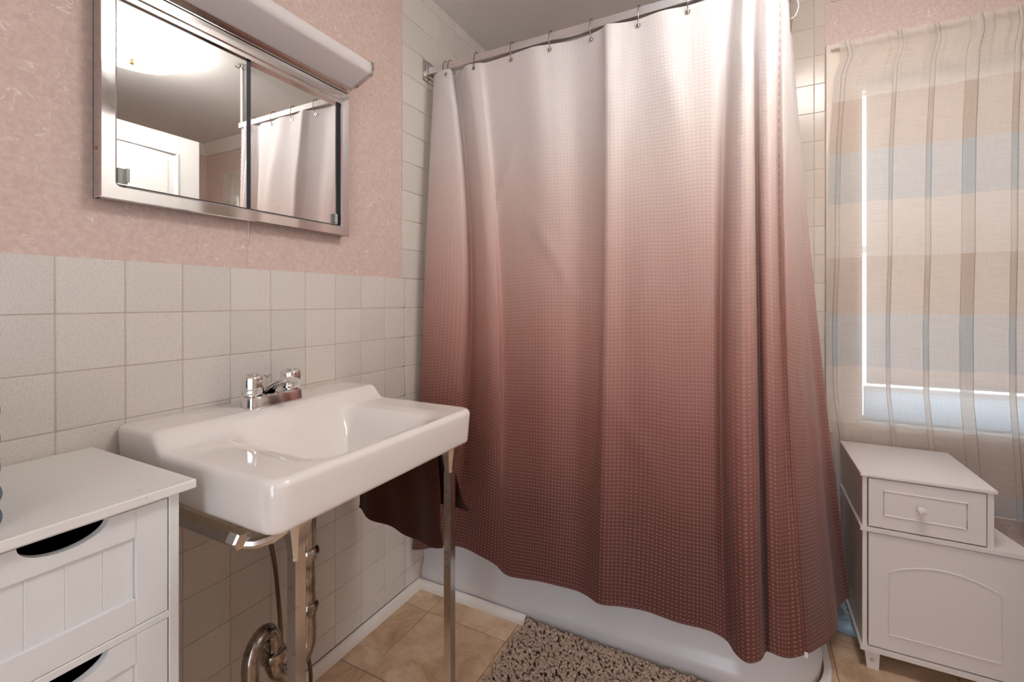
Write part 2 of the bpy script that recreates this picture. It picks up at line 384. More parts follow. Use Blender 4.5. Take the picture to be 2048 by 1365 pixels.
struct(wd.build('wall_entry', 'wallpaper', None, 0), 'wall around the entry doorway', 'wall')
cp = [(0, 0), (0, -.075), (.012, -.075), (.02, -.055), (.05, -.025), (.062, -.012), (.062, 0)]
struct(MB().prism([(XR-a, ZC+b) for a, b in cp], 1, .83, YB).build('trim_1', 'white_paint', None, 30), 'white crown moulding along the right wall', 'trim')
struct(MB().prism([(YB+.004-a, ZC+b) for a, b in cp], 0, TX+.02, XR).build('trim_2', 'white_paint', None, 30), 'white crown moulding above the window', 'trim')
# open door, seen only in the mirror
dX, dY0, dY1, dH = 1.81, .85, 1.566, 2.035
d = thing('door_1', (dX+.02, dY0, 0), 'open white panelled door reflected in the mirror', 'door'); d['kind'] = 'structure'
MB().box(dX, dX+.036, dY0, dY1, .01, dH, .002).build('leaf', 'door', d)
for za, zb in ((.25, .95), (1.15, 1.93)):
    ya, yb = dY0+.12, dY1-.12
    MB().tube([(dX, ya, za), (dX, yb, za), (dX, yb, zb), (dX, ya, zb)], .012, 8, True).build('panel_moulding', 'door', d)
    MB().box(dX-.006, dX+.01, ya+.045, yb-.045, za+.045, zb-.045, .004).build('panel', 'door', d)
MB().lathe([(.006, 0), (.012, -.012), (.026, -.03), (.028, -.045), (.018, -.058), (.002, -.06)], (dX, dY1-.06, .98), 'x', 20).build('door_knob', 'brass', d)
for zh in (.25, 1.8): MB().tube([(dX+.036, dY0-.004, zh-.045), (dX+.036, dY0-.004, zh+.045)], .006, 8).build('hinge', 'brass', d)

# ---- window
wn = thing('window_1', (WX0, YB+.05, WZ0), 'white trimmed window with lowered blind behind the sheer curtain', 'window'); wn['kind'] = 'structure'
cy0, cy1 = YB-.010, YB+.006
casing = MB().box(TX+.001, WX0-.001, cy0, cy1, .60, 2.062, .002); casing.box(WX1+.001, WX1+.107, cy0, cy1, .60, 2.062, .002); casing.box(TX+.002, WX1+.106, cy0+.0005, cy1, WZ1+.001, 2.061, .002)
casing.build('casing', 'casing', wn)
MB().box(TX+.02, WX1+.09, YB-.012, YB+.10, WZ0-.028, WZ0, .003).build('sill', 'casing', wn)
jb = MB().box(WX0, WX0+.006, YB, YB+.11, WZ0, WZ1); jb.box(WX1-.006, WX1, YB, YB+.11, WZ0, WZ1); jb.box(WX0, WX1, YB, YB+.11, WZ1-.006, WZ1)
jb.build('jamb', 'white_paint', wn, 0)
sa = MB()
for a, b, c, e in ((WX0+.006, WX0+.016, WZ0, WZ1), (WX1-.03, WX1-.006, WZ0, WZ1), (WX0+.006, WX1-.006, 1.28, 1.305), (WX0+.006, WX1-.006, WZ1-.04, WZ1-.006)): sa.box(a, b, YB+.06, YB+.085, c, e)
sa.build('sash', 'white_paint', wn, 0)
MB().box(WX0+.016, WX1-.03, YB+.071, YB+.074, WZ0, WZ1-.04).build('pane', 'glass', wn, 0)
MB().box(WX0+.018, WX1-.032, YB+.045, YB+.049, WZ0, .778).build('lower_panel', 'frosted', wn, 0)
rl = MB().box(WX0+.018, WX1-.032, YB+.040, YB+.056, .762, .779, .002); rl.build('lower_rail', 'white_paint', wn)
bl = thing('roller_blind', (1.9, YB+.025, .79), 'cream roller blind pulled down inside the window', 'blind')
MB().box(WX0+.021, WX1-.02, YB+.018, YB+.0195, .80, WZ1-.03).build('fabric', 'blind', bl, 0)
MB().tube([(WX0+.01, YB+.03, WZ1-.025), (WX1-.01, YB+.03, WZ1-.025)], .016, 14).build('roller', 'white_paint', bl)
MB().box(WX0+.021, WX1-.02, YB+.014, YB+.0235, .791, .806, .002).build('bottom_bar', 'blind', bl)

# ---- ceiling lamp
LX, LY = 1.42, 1.065
lp = thing('ceiling_light', (LX, LY, ZC-.1), 'lit round white glass ceiling light reflected in the mirror', 'ceiling light')
MB().lathe([(.02, 0), (.15, 0), (.155, -.006), (.155, -.016), (.145, -.020), (.02, -.018)], (LX, LY, ZC), 'z', 48).build('pan', 'white_paint', lp)
MB().lathe([(.160, -.014), (.188, -.026), (.207, -.040), (.215, -.054), (.211, -.066), (.190, -.080), (.150, -.092), (.10, -.100), (.05, -.104), (.004, -.105)], (LX, LY, ZC), 'z', 56).build('glass_shade', 'lamp', lp, 60)
MB().lathe([(.002, -.130), (.009, -.126), (.011, -.118), (.005, -.112), (.009, -.106), (.009, -.100)], (LX, LY, ZC), 'z', 16).build('finial', 'brass', lp)

# ================================================================ bathtub
TBX, TBY, TR, TZ = 1.322, 1.412, .25, .36
def tub_outline(ins, n=14):
    pts = [(.003, TBY+ins), (TBX-TR, TBY+ins)]
    for k in range(1, n):
        a = -math.pi/2+math.pi/2*k/n
        pts.append((TBX-TR+(TR-ins)*math.cos(a), TBY+TR+(TR-ins)*math.sin(a)))
    pts += [(TBX-ins, TBY+TR), (TBX-ins, YB-.003)]
    return pts
tb = thing('bathtub', (.65, 1.75, 0), 'white enamel bathtub with smooth apron behind the shower curtain', 'bathtub')
prof = [(0.012, .0), (.004, .012), (.0, .05), (.001, .066), (.010, .076), (.016, .092), (.026, .18), (.036, .28), (.036, .33), (.034, .342), (.037, .354), (.046, TZ), (.070, TZ), (.080, .352)]
rws = []
for ins, z in prof: rws.append([(x, y, z) for x, y in tub_outline(ins)])
b = MB().grid(rws); b.build('apron', 'tub', tb, 50)
inn = [(.004, .345), (.02, .30), (.05, .14), (.09, .09), (.15, .075)]
def oval(i, n=48):
    cx, cy, hx, hy, r = .62, 1.765, .55-i, .262-i, .16
    out = []
    for k in range(n):
        a = 2*math.pi*k/n; e = .42
        out.append((cx+hx*math.copysign(abs(math.cos(a))**e, math.cos(a)), cy+hy*math.copysign(abs(math.sin(a))**e, math.sin(a))))
    return out
def rim_point(a):
    poly = tub_outline(.075)+[(.003, YB-.003)]; c = Vector((.62, 1.765)); dv = Vector((math.cos(a), math.sin(a))); best = 9
    for k_ in range(len(poly)):
        p_, q_ = Vector(poly[k_]), Vector(poly[(k_+1) % len(poly)]); e_ = q_-p_; den = dv.x*e_.y-dv.y*e_.x
        if abs(den) < 1e-9: continue
        w_ = p_-c; t_ = (w_.x*e_.y-w_.y*e_.x)/den; u_ = (w_.x*dv.y-w_.y*dv.x)/den
        if t_ > 0 and -1e-6 <= u_ <= 1+1e-6: best = min(best, t_)
    return (c.x+dv.x*best, c.y+dv.y*best, TZ-.004)
b = MB(); rg = [[(x, y, z) for x, y in oval(i)] for i, z in [(0.0, TZ-.004)]+inn]
rg.insert(0, [rim_point(math.atan2(p_[1]-1.765, p_[0]-.62)) for p_ in rg[0]])
for r_ in rg: r_.append(r_[0])
b.grid(rg); k = len(b.v)-49; b.f.append(tuple(range(k, k+48))); b.build('basin', 'tub', tb, 50)
TP = [(.002, 0), (.019, 0), (.018, .014), (.012, .024), (.002, .030)]
b = MB().prism([(TBY-a_, z_) for a_, z_ in TP], 0, .003, .452)
o_ = b.build('trim_3', 'white_paint', None, 40, origin=(.22, TBY, 0)); struct(o_, 'white rounded trim strip along the foot of the bathtub', 'trim')
rr = [[(x, y, z_) for x, y in tub_outline(-a_)[1:]] for a_, z_ in [(.002, 0), (.022, 0), (.021, .008), (.002, .013)]]
o_ = MB().grid(rr).build('trim_5', 'white_paint', None, 40, origin=(1.25, 1.5, 0)); struct(o_, 'low white trim curving round the bathtub corner', 'trim')

# ---- shower rod
ROY, ROZ, RCX = 1.462, 1.996, 1.235
rod = thing('shower_rod', (.6, ROY, ROZ-.012), 'ribbed aluminium corner shower rod above the bathtub', 'shower rod')
def ribbed(c0, c1, ax):
    h = .0125; n = 5; pts = []
    for s_ in range(4):
        for k in range(n*2):
            t = -h+2*h*k/(n*2); dpt = h-(.0011 if k % 2 else 0)
            pts.append([(t, -dpt), (dpt, t), (-t, dpt), (-dpt, -t)][s_])
    if ax == 0: return MB().prism([(ROY+a, ROZ+b_) for a, b_ in pts], 0, c0, c1)
    return MB().prism([(RCX+a, ROZ+b_) for a, b_ in pts], 1, c0, c1)
ribbed(.012, RCX+.0125, 0).build('bar', 'alu', rod, 20)
ribbed(ROY+.0125, YB-.01, 1).build('bar', 'alu', rod, 20)
fl = MB().box(.0, .006, ROY-.04, ROY+.04, ROZ-.04, ROZ+.04, .003, 2); fl.box(.006, .014, ROY-.027, ROY+.027, ROZ-.027, ROZ+.027, .003, 2); fl.box(.014, .02, ROY-.018, ROY+.018, ROZ-.018, ROZ+.018, .002)
f1 = fl.build('wall_flange', 'chrome', rod)
for dz in (-.033, .033): MB().lathe([(.004, 0), (.004, .002), (.001, .003)], (.006, ROY-.01, ROZ+dz), 'x', 10).build('screw', 'brass', f1)
fl = MB().box(RCX-.04, RCX+.04, YB-.006, YB, ROZ-.04, ROZ+.04, .002); fl.box(RCX-.02, RCX+.02, YB-.016, YB-.006, ROZ-.02, ROZ+.02, .002); fl.build('wall_flange', 'chrome', rod)
MB().tube([(RCX, ROY, ROZ+.01), (RCX, ROY, ZC-.003)], .008, 14).build('support_pole', 'white_paint', rod)
MB().lathe([(.034, 0), (.034, -.004), (.026, -.008), (.012, -.012), (.01, -.02)], (RCX, ROY, ZC), 'z', 28).build('ceiling_flange', 'chrome', rod)

# ---- shower curtains: columns given by picture column and depth at three heights
def catmull(P_, t):
    n = len(P_)-1; i = min(int(t), n-1); f = t-i
    p0, p1, p2, p3 = P_[max(i-1, 0)], P_[i], P_[i+1], P_[min(i+2, n)]
    return .5*((2*p1)+(p2-p0)*f+(2*p0-5*p1+4*p2-p3)*f*f+(3*p1-p0-3*p2+p3)*f**3)
def make_curtain(cols, ztop, sub, nrow, xmin=.006, seed=1):
    rnd = random.Random(seed); tops, mids, bots = [], [], []
    for ut, yt, um, ym, ub, vb, yb in cols:
        a = at_y(ut, 100, yt); a.z = ztop; c = at_y(um, 600, ym); c.z = 1.10
        e = at_y(ub, vb, yb)
        for q in (a, c, e): q.x = max(q.x, xmin)
        tops.append(a); mids.append(c); bots.append(e)
    n = (len(cols)-1)*sub; rows = []; uvs = []
    ts = [k/sub for k in range(n+1)]
    T = [catmull(tops, t) for t in ts]; C_ = [catmull(mids, t) for t in ts]; B_ = [catmull(bots, t) for t in ts]
    s = [0.0]
    for k in range(1, n+1): s.append(s[-1]+((C_[k]-C_[k-1]).length+(B_[k]-B_[k-1]).length+(T[k]-T[k-1]).length)/3)
    wr = [(rnd.uniform(0, s[-1]), rnd.uniform(.5, 1.8), rnd.uniform(-.9, .9), rnd.uniform(.015, .035), rnd.uniform(.08, .2), rnd.uniform(-.006, .006)) for _ in range(26)]
    for r in range(nrow+1):
        f = r/nrow; row = []; uv = []
        for k in range(n+1):
            zc = (ztop-1.10)/(ztop-B_[k].z)                       # where the middle column lies on this thread
            # quadratic through three points in plan
            a, b_, c = T[k], C_[k], B_[k]
            l0 = (f-zc)*(f-1)/(zc); l1 = f*(f-1)/(zc*(zc-1)); l2 = f*(f-zc)/(1-zc)
            x = a.x*l0+b_.x*l1+c.x*l2; y = a.y*l0+b_.y*l1+c.y*l2
            z = ztop+(B_[k].z-ztop)*f
            d_ = 0
            for (sc, zc2, sl, wd_, ln_, am) in wr:
                q = (s[k]-sc)-sl*(z-zc2)*.6
                d_ += am*math.exp(-(q/wd_)**2-((z-zc2)/ln_)**2)
            edge = min(1, f*8)
            y -= abs(d_)*edge*.8+.0012*math.sin(s[k]*31+z*5)*edge
            row.append(Vector((x, y, z))); uv.append((s[k], z-B_[k].z))
        rows.append(row); uvs.append(uv)
    return rows, uvs
front_cols = [
 (868, 1.452, 847, 1.395, 818, 1092, 1.360), (876, 1.432, 860, 1.370, 828, 1099, 1.350), (891, 1.428, 895, 1.365, 850, 1098, 1.355),
 (902, 1.440, 928, 1.385, 880, 1092, 1.378), (911, 1.495, 943, 1.430, 905, 1091, 1.394), (921, 1.478, 956, 1.405, 930, 1096, 1.390),
 (932, 1.440, 975, 1.386, 960, 1112, 1.385), (955, 1.444, 995, 1.394, 990, 1129, 1.384), (975, 1.456, 1004, 1.412, 1012, 1149, 1.380),
 (1022, 1.450, 1040, 1.402, 1045, 1157, 1.380), (1065, 1.440, 1085, 1.390, 1080, 1163, 1.382), (1099, 1.452, 1120, 1.397, 1112, 1170, 1.388),
 (1150, 1.466, 1160, 1.416, 1150, 1180, 1.393), (1198, 1.450, 1198, 1.400, 1176, 1193, 1.385), (1214, 1.430, 1212, 1.376, 1200, 1208, 1.370),
 (1245, 1.444, 1250, 1.392, 1240, 1212, 1.384), (1276, 1.450, 1300, 1.392, 1290, 1222, 1.390), (1325, 1.440, 1350, 1.392, 1350, 1243, 1.389),
 (1375, 1.450, 1395, 1.392, 1400, 1255, 1.391), (1430, 1.446, 1427, 1.400, 1430, 1266, 1.390), (1460, 1.458, 1443, 1.428, 1455, 1283, 1.390),
 (1478, 1.442, 1459, 1.376, 1472, 1308, 1.365), (1488, 1.430, 1485, 1.355, 1495, 1325, 1.350), (1500, 1.436, 1508, 1.376, 1520, 1320, 1.370),
 (1511, 1.466, 1517, 1.455, 1531, 1303, 1.402), (1521, 1.446, 1526, 1.402, 1541, 1305, 1.388), (1535, 1.430, 1545, 1.398, 1560, 1313, 1.394),
 (1552, 1.446, 1560, 1.438, 1578, 1316, 1.405), (1560, 1.450, 1563, 1.440, 1595, 1313, 1.418), (1566, 1.440, 1569, 1.425, 1610, 1308, 1.432)]
end_cols = [
 (1556, 1.470, 1562, 1.470, 1598, 1300, 1.445), (1567, 1.462, 1574, 1.460, 1614, 1306, 1.455), (1574, 1.495, 1587, 1.490, 1636, 1295, 1.505), (1577, 1.545, 1600, 1.545, 1656, 1281, 1.560),
 (1578, 1.600, 1613, 1.615, 1675, 1252, 1.625), (1570, 1.660, 1611, 1.690, 1673, 1222, 1.700), (1579, 1.725, 1614, 1.755, 1690, 1200, 1.770),
 (1585, 1.800, 1631, 1.805, 1700, 1193, 1.805), (1580, 1.880, 1622, 1.880, 1688, 1180, 1.880), (1573, 1.980, 1600, 1.985, 1650, 1150, 2.000)]
CZT = 1.972
def torus(c, axis, r1, r2, n=18):
    pts = []
    for k in range(n):
        a = 2*math.pi*k/n
        pts.append({'y': (c[0]+r1*math.cos(a), c[1], c[2]+r1*math.sin(a)), 'x': (c[0], c[1]+r1*math.cos(a), c[2]+r1*math.sin(a))}[axis])
    return MB().tube(pts, r2, 6, True)
def curtain(name, cols, label, seed, gx):
    rows, uvs = make_curtain(cols, CZT, 16, 150, seed=seed)
    cen = rows[-1][len(rows[-1])//2]
    t = thing(name, (cen.x, cen.y, cen.z), label, 'curtain')
    fab = MB().grid(rows, uvs).build('fabric', 'curtain', t, 0, False)
    fab.data.polygons.foreach_set('use_smooth', [True]*len(fab.data.polygons))
    hb = MB(); last = rows[-1]
    hb.tube([p+Vector((0, -.0006, .0)) for p in last[::3]], .0016, 6); hb.build('hem', 'curtain', t, 0)
    st = MB()
    for p, q in zip(last[::3], last[1::3]): st.tube([p+Vector((0, -.0022, .011)), q+Vector((0, -.0022, .011))], .0007, 4)
    st.build('hem_stitching', 'thread', t, 0)
    return t, rows
sc1, rows1 = curtain('shower_curtain', front_cols, 'white to reddish-brown ombre waffle shower curtain across the bathtub front', 3, None)
sc2, rows2 = curtain('shower_curtain', end_cols, 'ombre waffle shower curtain wrapping round the end of the bathtub', 11, None)
# side hem and small tag at the free edge of the front curtain
edge = [r[-1] for r in rows1]
st = MB()
for p, q in zip(edge[::2], edge[1::2]): st.tube([p+Vector((-.006, -.003, 0)), q+Vector((-.006, -.003, 0))], .0007, 4)
st.build('side_stitching', 'thread', sc1, 0)
MB().box(edge[-1].x-.002, edge[-1].x+.006, edge[-1].y-.006, edge[-1].y-.0045, edge[-1].z-.006, edge[-1].z+.008).build('care_tag', 'white_paint', sc1, 0)
# grommets and rings
def near_top(rows, x, row=2):
    return min(rows[row], key=lambda p: abs(p.x-x))
def ring(x, y, lab, pt):
    yw = pt.y-.004
    pts = []
    n = 26
    for k in range(n):
        a = 2*math.pi*k/n
        yy = ROY-.004+.020*math.cos(a); zz = ROZ-.013+.036*math.sin(a)
        if zz < pt.z: zz = pt.z-.004
        if math.sin(a) < -.3: yy += (yw-yy)*min(1, (-.3-math.sin(a))/.5)*.9
        pts.append((x+(.004 if math.cos(a) > 0 else 0)*math.cos(a), yy, zz))
    o = MB().tube(pts, .0017, 6, True).build('curtain_ring', 'ringmetal', None, 60, origin=(x, ROY, ROZ+.02))
    return tag(o, lab, 'curtain ring', 'wire hooks holding the shower curtain')
gxs = [at_y(u, 100, 1.447).x for u in (898, 951, 1022, 1099, 1181, 1276, 1375, 1486)]
ordn = ['first', 'second', 'third', 'fourth', 'fifth', 'sixth', 'seventh', 'eighth']
for i, x in enumerate(gxs):
    p = min([r for rr in rows1[1:4] for r in rr], key=lambda q: abs(q.x-x)*3+abs(q.z-1.952)+(0 if q.y < 1.46 else .02))
    torus((p.x, p.y-.0015, 1.951), 'y', .0058, .0019).build('grommet', 'worn', sc1, 60)
    ring(p.x, p.y, 'thin wire hook on the shower rod, %s from the tiled sink wall' % ordn[i], Vector((p.x, p.y, 1.951)))
p = rows1[1][8]
torus((gxs[0]-.02, 1.449, 1.955), 'y', .0058, .0019).build('grommet', 'worn', sc1, 60)
ring(gxs[0]-.022, 1.45, 'wire hook crowded against the wall end of the shower rod', Vector((gxs[0]-.02, 1.449, 1.955)))
for i, y in enumerate((1.62, 1.86)):
    q = min(rows2[2], key=lambda r: abs(r.y-y))
    torus((q.x+.0015, q.y, 1.951), 'x', .0058, .0019).build('grommet', 'worn', sc2, 60)
    pts = [(RCX+.002+.02*math.cos(a), q.y, ROZ-.013+.036*math.sin(a)) for a in [2*math.pi*k/24 for k in range(24)]]
    o = MB().tube(pts, .0017, 6, True).build('curtain_ring', 'ringmetal', None, 60, origin=(RCX, q.y, ROZ+.02))
    tag(o, 'wire hook on the short return rod, %s the corner pole' % ('nearest to' if i == 0 else 'farther from'), 'curtain ring', 'wire hooks holding the shower curtain')

# ================================================================ mirror cabinet and light
MX, MY0, MY1, MZ0, MZ1 = .032, .417, 1.028, 1.294, 1.730
IY0, IY1, IZ0, IZ1 = .443, .999, 1.322, 1.703
mc = thing('mirror_cabinet', (0, (MY0+MY1)/2, MZ0), 'chrome framed medicine cabinet with two sliding mirrors above the sink', 'mirror cabinet')
bd = MB().box(0, .024, MY0+.001, MY1-.014, MZ0+.001, MZ0+.006); bd.box(0, .024, MY0+.001, MY1-.014, MZ1-.006, MZ1); bd.box(0, .024, MY0+.001, MY0+.005, MZ0, MZ1); bd.box(0, .024, MY1-.02, MY1-.014, MZ0, MZ1); bd.box(0, .002, MY0, MY1-.014, MZ0, MZ1)
bd.build('body', 'worn', mc, 0)
def frame_bar(c):
    pts = [(MX-.010, c[0]), (MX-.002, c[0]), (MX, c[0]), (MX, c[1]), (MX-.006, c[2])]
    return pts
fr = MB()
o4 = [(MY0, MZ0), (MY1, MZ0), (MY1, MZ1), (MY0, MZ1)]; i4 = [(IY0, IZ0), (IY1, IZ0), (IY1, IZ1), (IY0, IZ1)]
rad = .007
def rrect(y0, z0, y1, z1, r, n=5):
    out = []
    for cy, cz, a0 in ((y0+r, z0+r, 180), (y1-r, z0+r, 270), (y1-r, z1-r, 0), (y0+r, z1-r, 90)):
        for k in range(n+1):
            a = R(a0+90*k/n); out.append((cy+r*math.cos(a), cz+r*math.sin(a)))
    return out
lps = [(rrect(MY0, MZ0, MY1, MZ1, .001), .004), (rrect(MY0, MZ0, MY1, MZ1, .001), MX-.0015), (rrect(MY0+.0015, MZ0+.0015, MY1-.0015, MZ1-.0015, .001), MX),
       (rrect(IY0-.003, IZ0-.003, IY1+.003, IZ1+.003, rad+.003), MX), (rrect(IY0, IZ0, IY1, IZ1, rad), MX-.002), (rrect(IY0, IZ0, IY1, IZ1, rad), MX-.016)]
gr = []
for lp_, x in lps: r_ = [(x, y, z) for y, z in lp_]; r_.append(r_[0]); gr.append(r_)
fr.grid(gr).build('frame', 'chrome', mc, 25)
md = .708
mr = MB().box(.0195, .0235, IY0-.006, md, IZ0-.008, IZ1-.012); o = mr.build('mirror_door', 'mirror', mc, 0)
MB().box(.0175, .0195, IY0-.006, md, IZ0-.008, IZ1-.012).build('backing', 'mirror_back', o, 0)
MB().box(.0175, .0238, md, md+.0105, IZ0-.008, IZ1-.012).build('reflection_strip', 'mirror_back', o, 0)  # dark strip stands in for the door back reflected in the other mirror
o2 = MB().box(.0125, .0165, md-.03, IY1+.006, IZ0-.008, IZ1-.008).build('mirror_door', 'mirror', mc, 0)
MB().box(.0105, .0125, md-.03, IY1+.006, IZ0-.008, IZ1-.008).build('backing', 'mirror_back', o2, 0)
tk = MB().box(.0168, .031, IY0, IY1, IZ1-.011, IZ1-.001); tk.build('upper_track', 'worn', mc, 0)
tk = MB().box(.0168, .0172, IY0, IY1, IZ0-.006, IZ0+.001); tk.box(.0242, .027, IY0, IY1, IZ0-.006, IZ0+.003); tk.build('lower_track', 'track', mc, 0)
tk = MB().box(.0168, .026, IY1-.0005, IY1+.006, IZ0-.006, IZ1); tk.build('side_seal', 'mirror_back', mc, 0)
# clear finger pulls
for (x, ya, yb, par) in ((.0235, IY0+.003, IY0+.020, o), (.0165, IY1-.020, IY1-.003, o2)):
    b = MB().box(x, x+.002, ya, yb, IZ0+.006, IZ0+.036, .0006); yy = yb-.006 if par is o else ya; b.box(x, x+.011, yy, yy+.006, IZ0+.009, IZ0+.036, .001)
    b.build('finger_pull', 'acrylic', par)
MB().lathe([(.004, 0), (.004, -.002), (.001, -.003)], (.014, MY0+.001, 1.39), 'y', 10).build('screw', 'brass', mc)
# light strip on top
lt = thing('vanity_light', (0, (MY0+MY1)/2, MZ1), 'unlit white shaded vanity light on top of the mirror cabinet', 'light')
shp = [(.004, MZ1+.001), (.034, MZ1+.006), (.040, MZ1+.009), (.122, MZ1+.040), (.128, MZ1+.046), (.130, MZ1+.062), (.127, MZ1+.074), (.118, MZ1+.080), (.05, MZ1+.088), (.004, MZ1+.090)]
MB().prism(shp, 1, MY0+.006, MY1-.007).build('shade', 'shade', lt, 40)
cap = [(.004, MZ1+.0005), (.034, MZ1+.003), (.041, MZ1+.006), (.125, MZ1+.037), (.132, MZ1+.045), (.134, MZ1+.063), (.130, MZ1+.077), (.119, MZ1+.084), (.05, MZ1+.092), (.004, MZ1+.094)]
MB().prism(cap, 1, MY1-.008, MY1).build('end_cap', 'chrome', lt, 30); MB().prism(cap, 1, MY0, MY0+.008).build('end_cap', 'chrome', lt, 30)
MB().prism([(.026, MZ1+.0005), (.046, MZ1+.006), (.050, MZ1+.0105), (.030, MZ1+.0035)], 1, MY0+.008, MY1-.008).build('lower_rail', 'worn', lt, 30)

# ================================================================ sink
SY, SW, SD = .7425, .2895, .484
ZR, ZD, ZA = .815, .848, .728
sk = thing('sink', (.24, SY, 0), 'white porcelain wall sink standing on two chrome legs', 'sink')
def ss(a, b, x):
    t = min(1, max(0, (x-a)/(b-a))); return t*t*(3-2*t)
def sd_rr(x, y, cx, cy, hx, hy, r):
    qx, qy = abs(x-cx)-hx+r, abs(y-cy)-hy+r
    return math.hypot(max(qx, 0), max(qy, 0))+min(max(qx, qy), 0)-r
def sink_top(x, y):
    deck = 1-ss(.128, .172, x)
    z = ZR+(ZD-ZR)*deck
    dd = -sd_rr(x, y, .300, SY, .142, .163, .045)
    # the bowl is cut in front of the deck; shallow dishing toward the side ledges
    z -= .122*ss(-.016, .105, dd)
    side = max(0, -dd)
    z -= .004*(1-ss(0, .05, side))*(1-deck) if dd < 0 else .004*(1-deck)
    return z
def rr_outline(ins, M_=64):
    rf = max(.034-ins, .004); rb = max(.012-ins, .003)
    x0, x1, y0, y1 = ins+.0005, SD-ins, SY-SW+ins, SY+SW-ins
    out = []
    def arc(cx, cy, r, a0, n=10):
        for k in range(n+1):
            a = R(a0+90*k/n); out.append((cx+r*math.cos(a), cy+r*math.sin(a)))
    def seg(p, q, n):
        for k in range(1, n): out.append((p[0]+(q[0]-p[0])*k/n, p[1]+(q[1]-p[1])*k/n))
    arc(x1-rf, y0+rf, rf, 270); seg((x1, y0+rf), (x1, y1-rf), M_); arc(x1-rf, y1-rf, rf, 0); seg((x1-rf, y1), (x0+rb, y1), M_)
    arc(x0+rb, y1-rb, rb, 90); seg((x0, y1-rb), (x0, y0+rb), M_); arc(x0+rb, y0+rb, rb, 180); seg((x0+rb, y0), (x1-rf, y0), M_)
    out.append(out[0]); return out
loops = []
er = .013
for dz in (.012, .0):                                           # inside of the apron, bottom edge
    loops.append([(x, y, ZA+.004+dz) for x, y in rr_outline(.018)])
loops.append([(x, y, ZA) for x, y in rr_outline(.012)])
loops.append([(x, y, ZA+.002) for x, y in rr_outline(.0075)])
loops.append([(x, y, ZA+.008) for x, y in rr_outline(.0055)])
for f in (.25, .5, .75, 1):
    loops.append([(x, y, ZA+.008+(sink_top(x, y)-er-ZA-.008)*f) for x, y in rr_outline(.0055*(1-f))])
for k in range(1, 6):
    a = R(90*k/5); ins = er*(1-math.cos(a))
    base = rr_outline(0.0)
    loops.append([(x, y, sink_top(bx_, by_)-er+er*math.sin(a)) for (x, y), (bx_, by_) in zip(rr_outline(ins), base)])
ins = er+.0
steps = [er+.004*k for k in range(1, 30)]+[er+.116+.007*k for k in range(1, 16)]
for i_ in steps:
    if i_ > .236: break
    loops.append([(x, y, sink_top(x, y)-.0) for x, y in rr_outline(i_)])
b = MB().grid(loops); n = len(loops[0]); b.f.append(tuple(range(len(b.v)-n, len(b.v)-1)))
bs = b.build('basin', 'porcelain', sk, 60)
# underside of the bowl
ul = []
for i_, z in ((.006+.012, ZA+.016), (.05, ZA+.016), (.085, .735), (.11, .705), (.14, .680), (.17, .668), (.21, .663)): ul.append([(x, y, z) for x, y in rr_outline(i_)])
b = MB().grid(ul); n = len(ul[0]); b.f.append(tuple(range(len(b.v)-n, len(b.v)-1))); b.build('bowl_underside', 'porcelain', sk, 50)
MB().lathe([(.030, 0), (.031, .003), (.022, .004), (.02, -.004), (.002, -.006)], (.27, SY, ZR-.126), 'z', 28).build('drain_rim', 'chrome', sk)
# legs
for ly in (.532, .985):
    lx = .436
    MB().tube([(lx, ly, .0), (lx, ly, .655)], .0105, 4, square=True).build('leg', 'worn', sk, 30)
    pr = [(.655, .0125), (.665, .0125), (.69, .0165), (.712, .021), (ZA+.006, .024)]
    b = MB(); rws = []
    for z, h in pr:
        pts = [(lx+h*c_, ly+h*s_) for c_, s_ in ((-1, -.55), (-.55, -1), (.55, -1), (1, -.55), (1, .55), (.55, 1), (-.55, 1), (-1, .55), (-1, -.55))]
        rws.append([(x, y, z) for x, y in pts])
    b.grid(rws).build('leg_socket', 'worn', sk, 30)
    MB().tube([(lx, ly, 0), (lx, ly, .012)], .014, 12).build('foot', 'worn', sk)
# side towel bars
for by, s_ in ((.468, 1), (1.040, -1)):
    bar = MB().tube([(.0, by, .701), (.372, by, .701)], .0092, 4, square=True).build('towel_bar', 'worn', sk, 30)
    MB().tube([(.366, by, .701), (.386, by, .701), (.389, by, .701)], [.016, .016, .013], 6).build('hex_nut', 'chrome', bar, 30)
    pts = [(.376, by, .694), (.395, by+s_*.018, .690), (.418, by+s_*.034, .698), (.436, by+s_*.052, .714)]
    MB().tube(pts, [.008, .009, .009, .008], 8).build('bar_bracket', 'worn', bar)
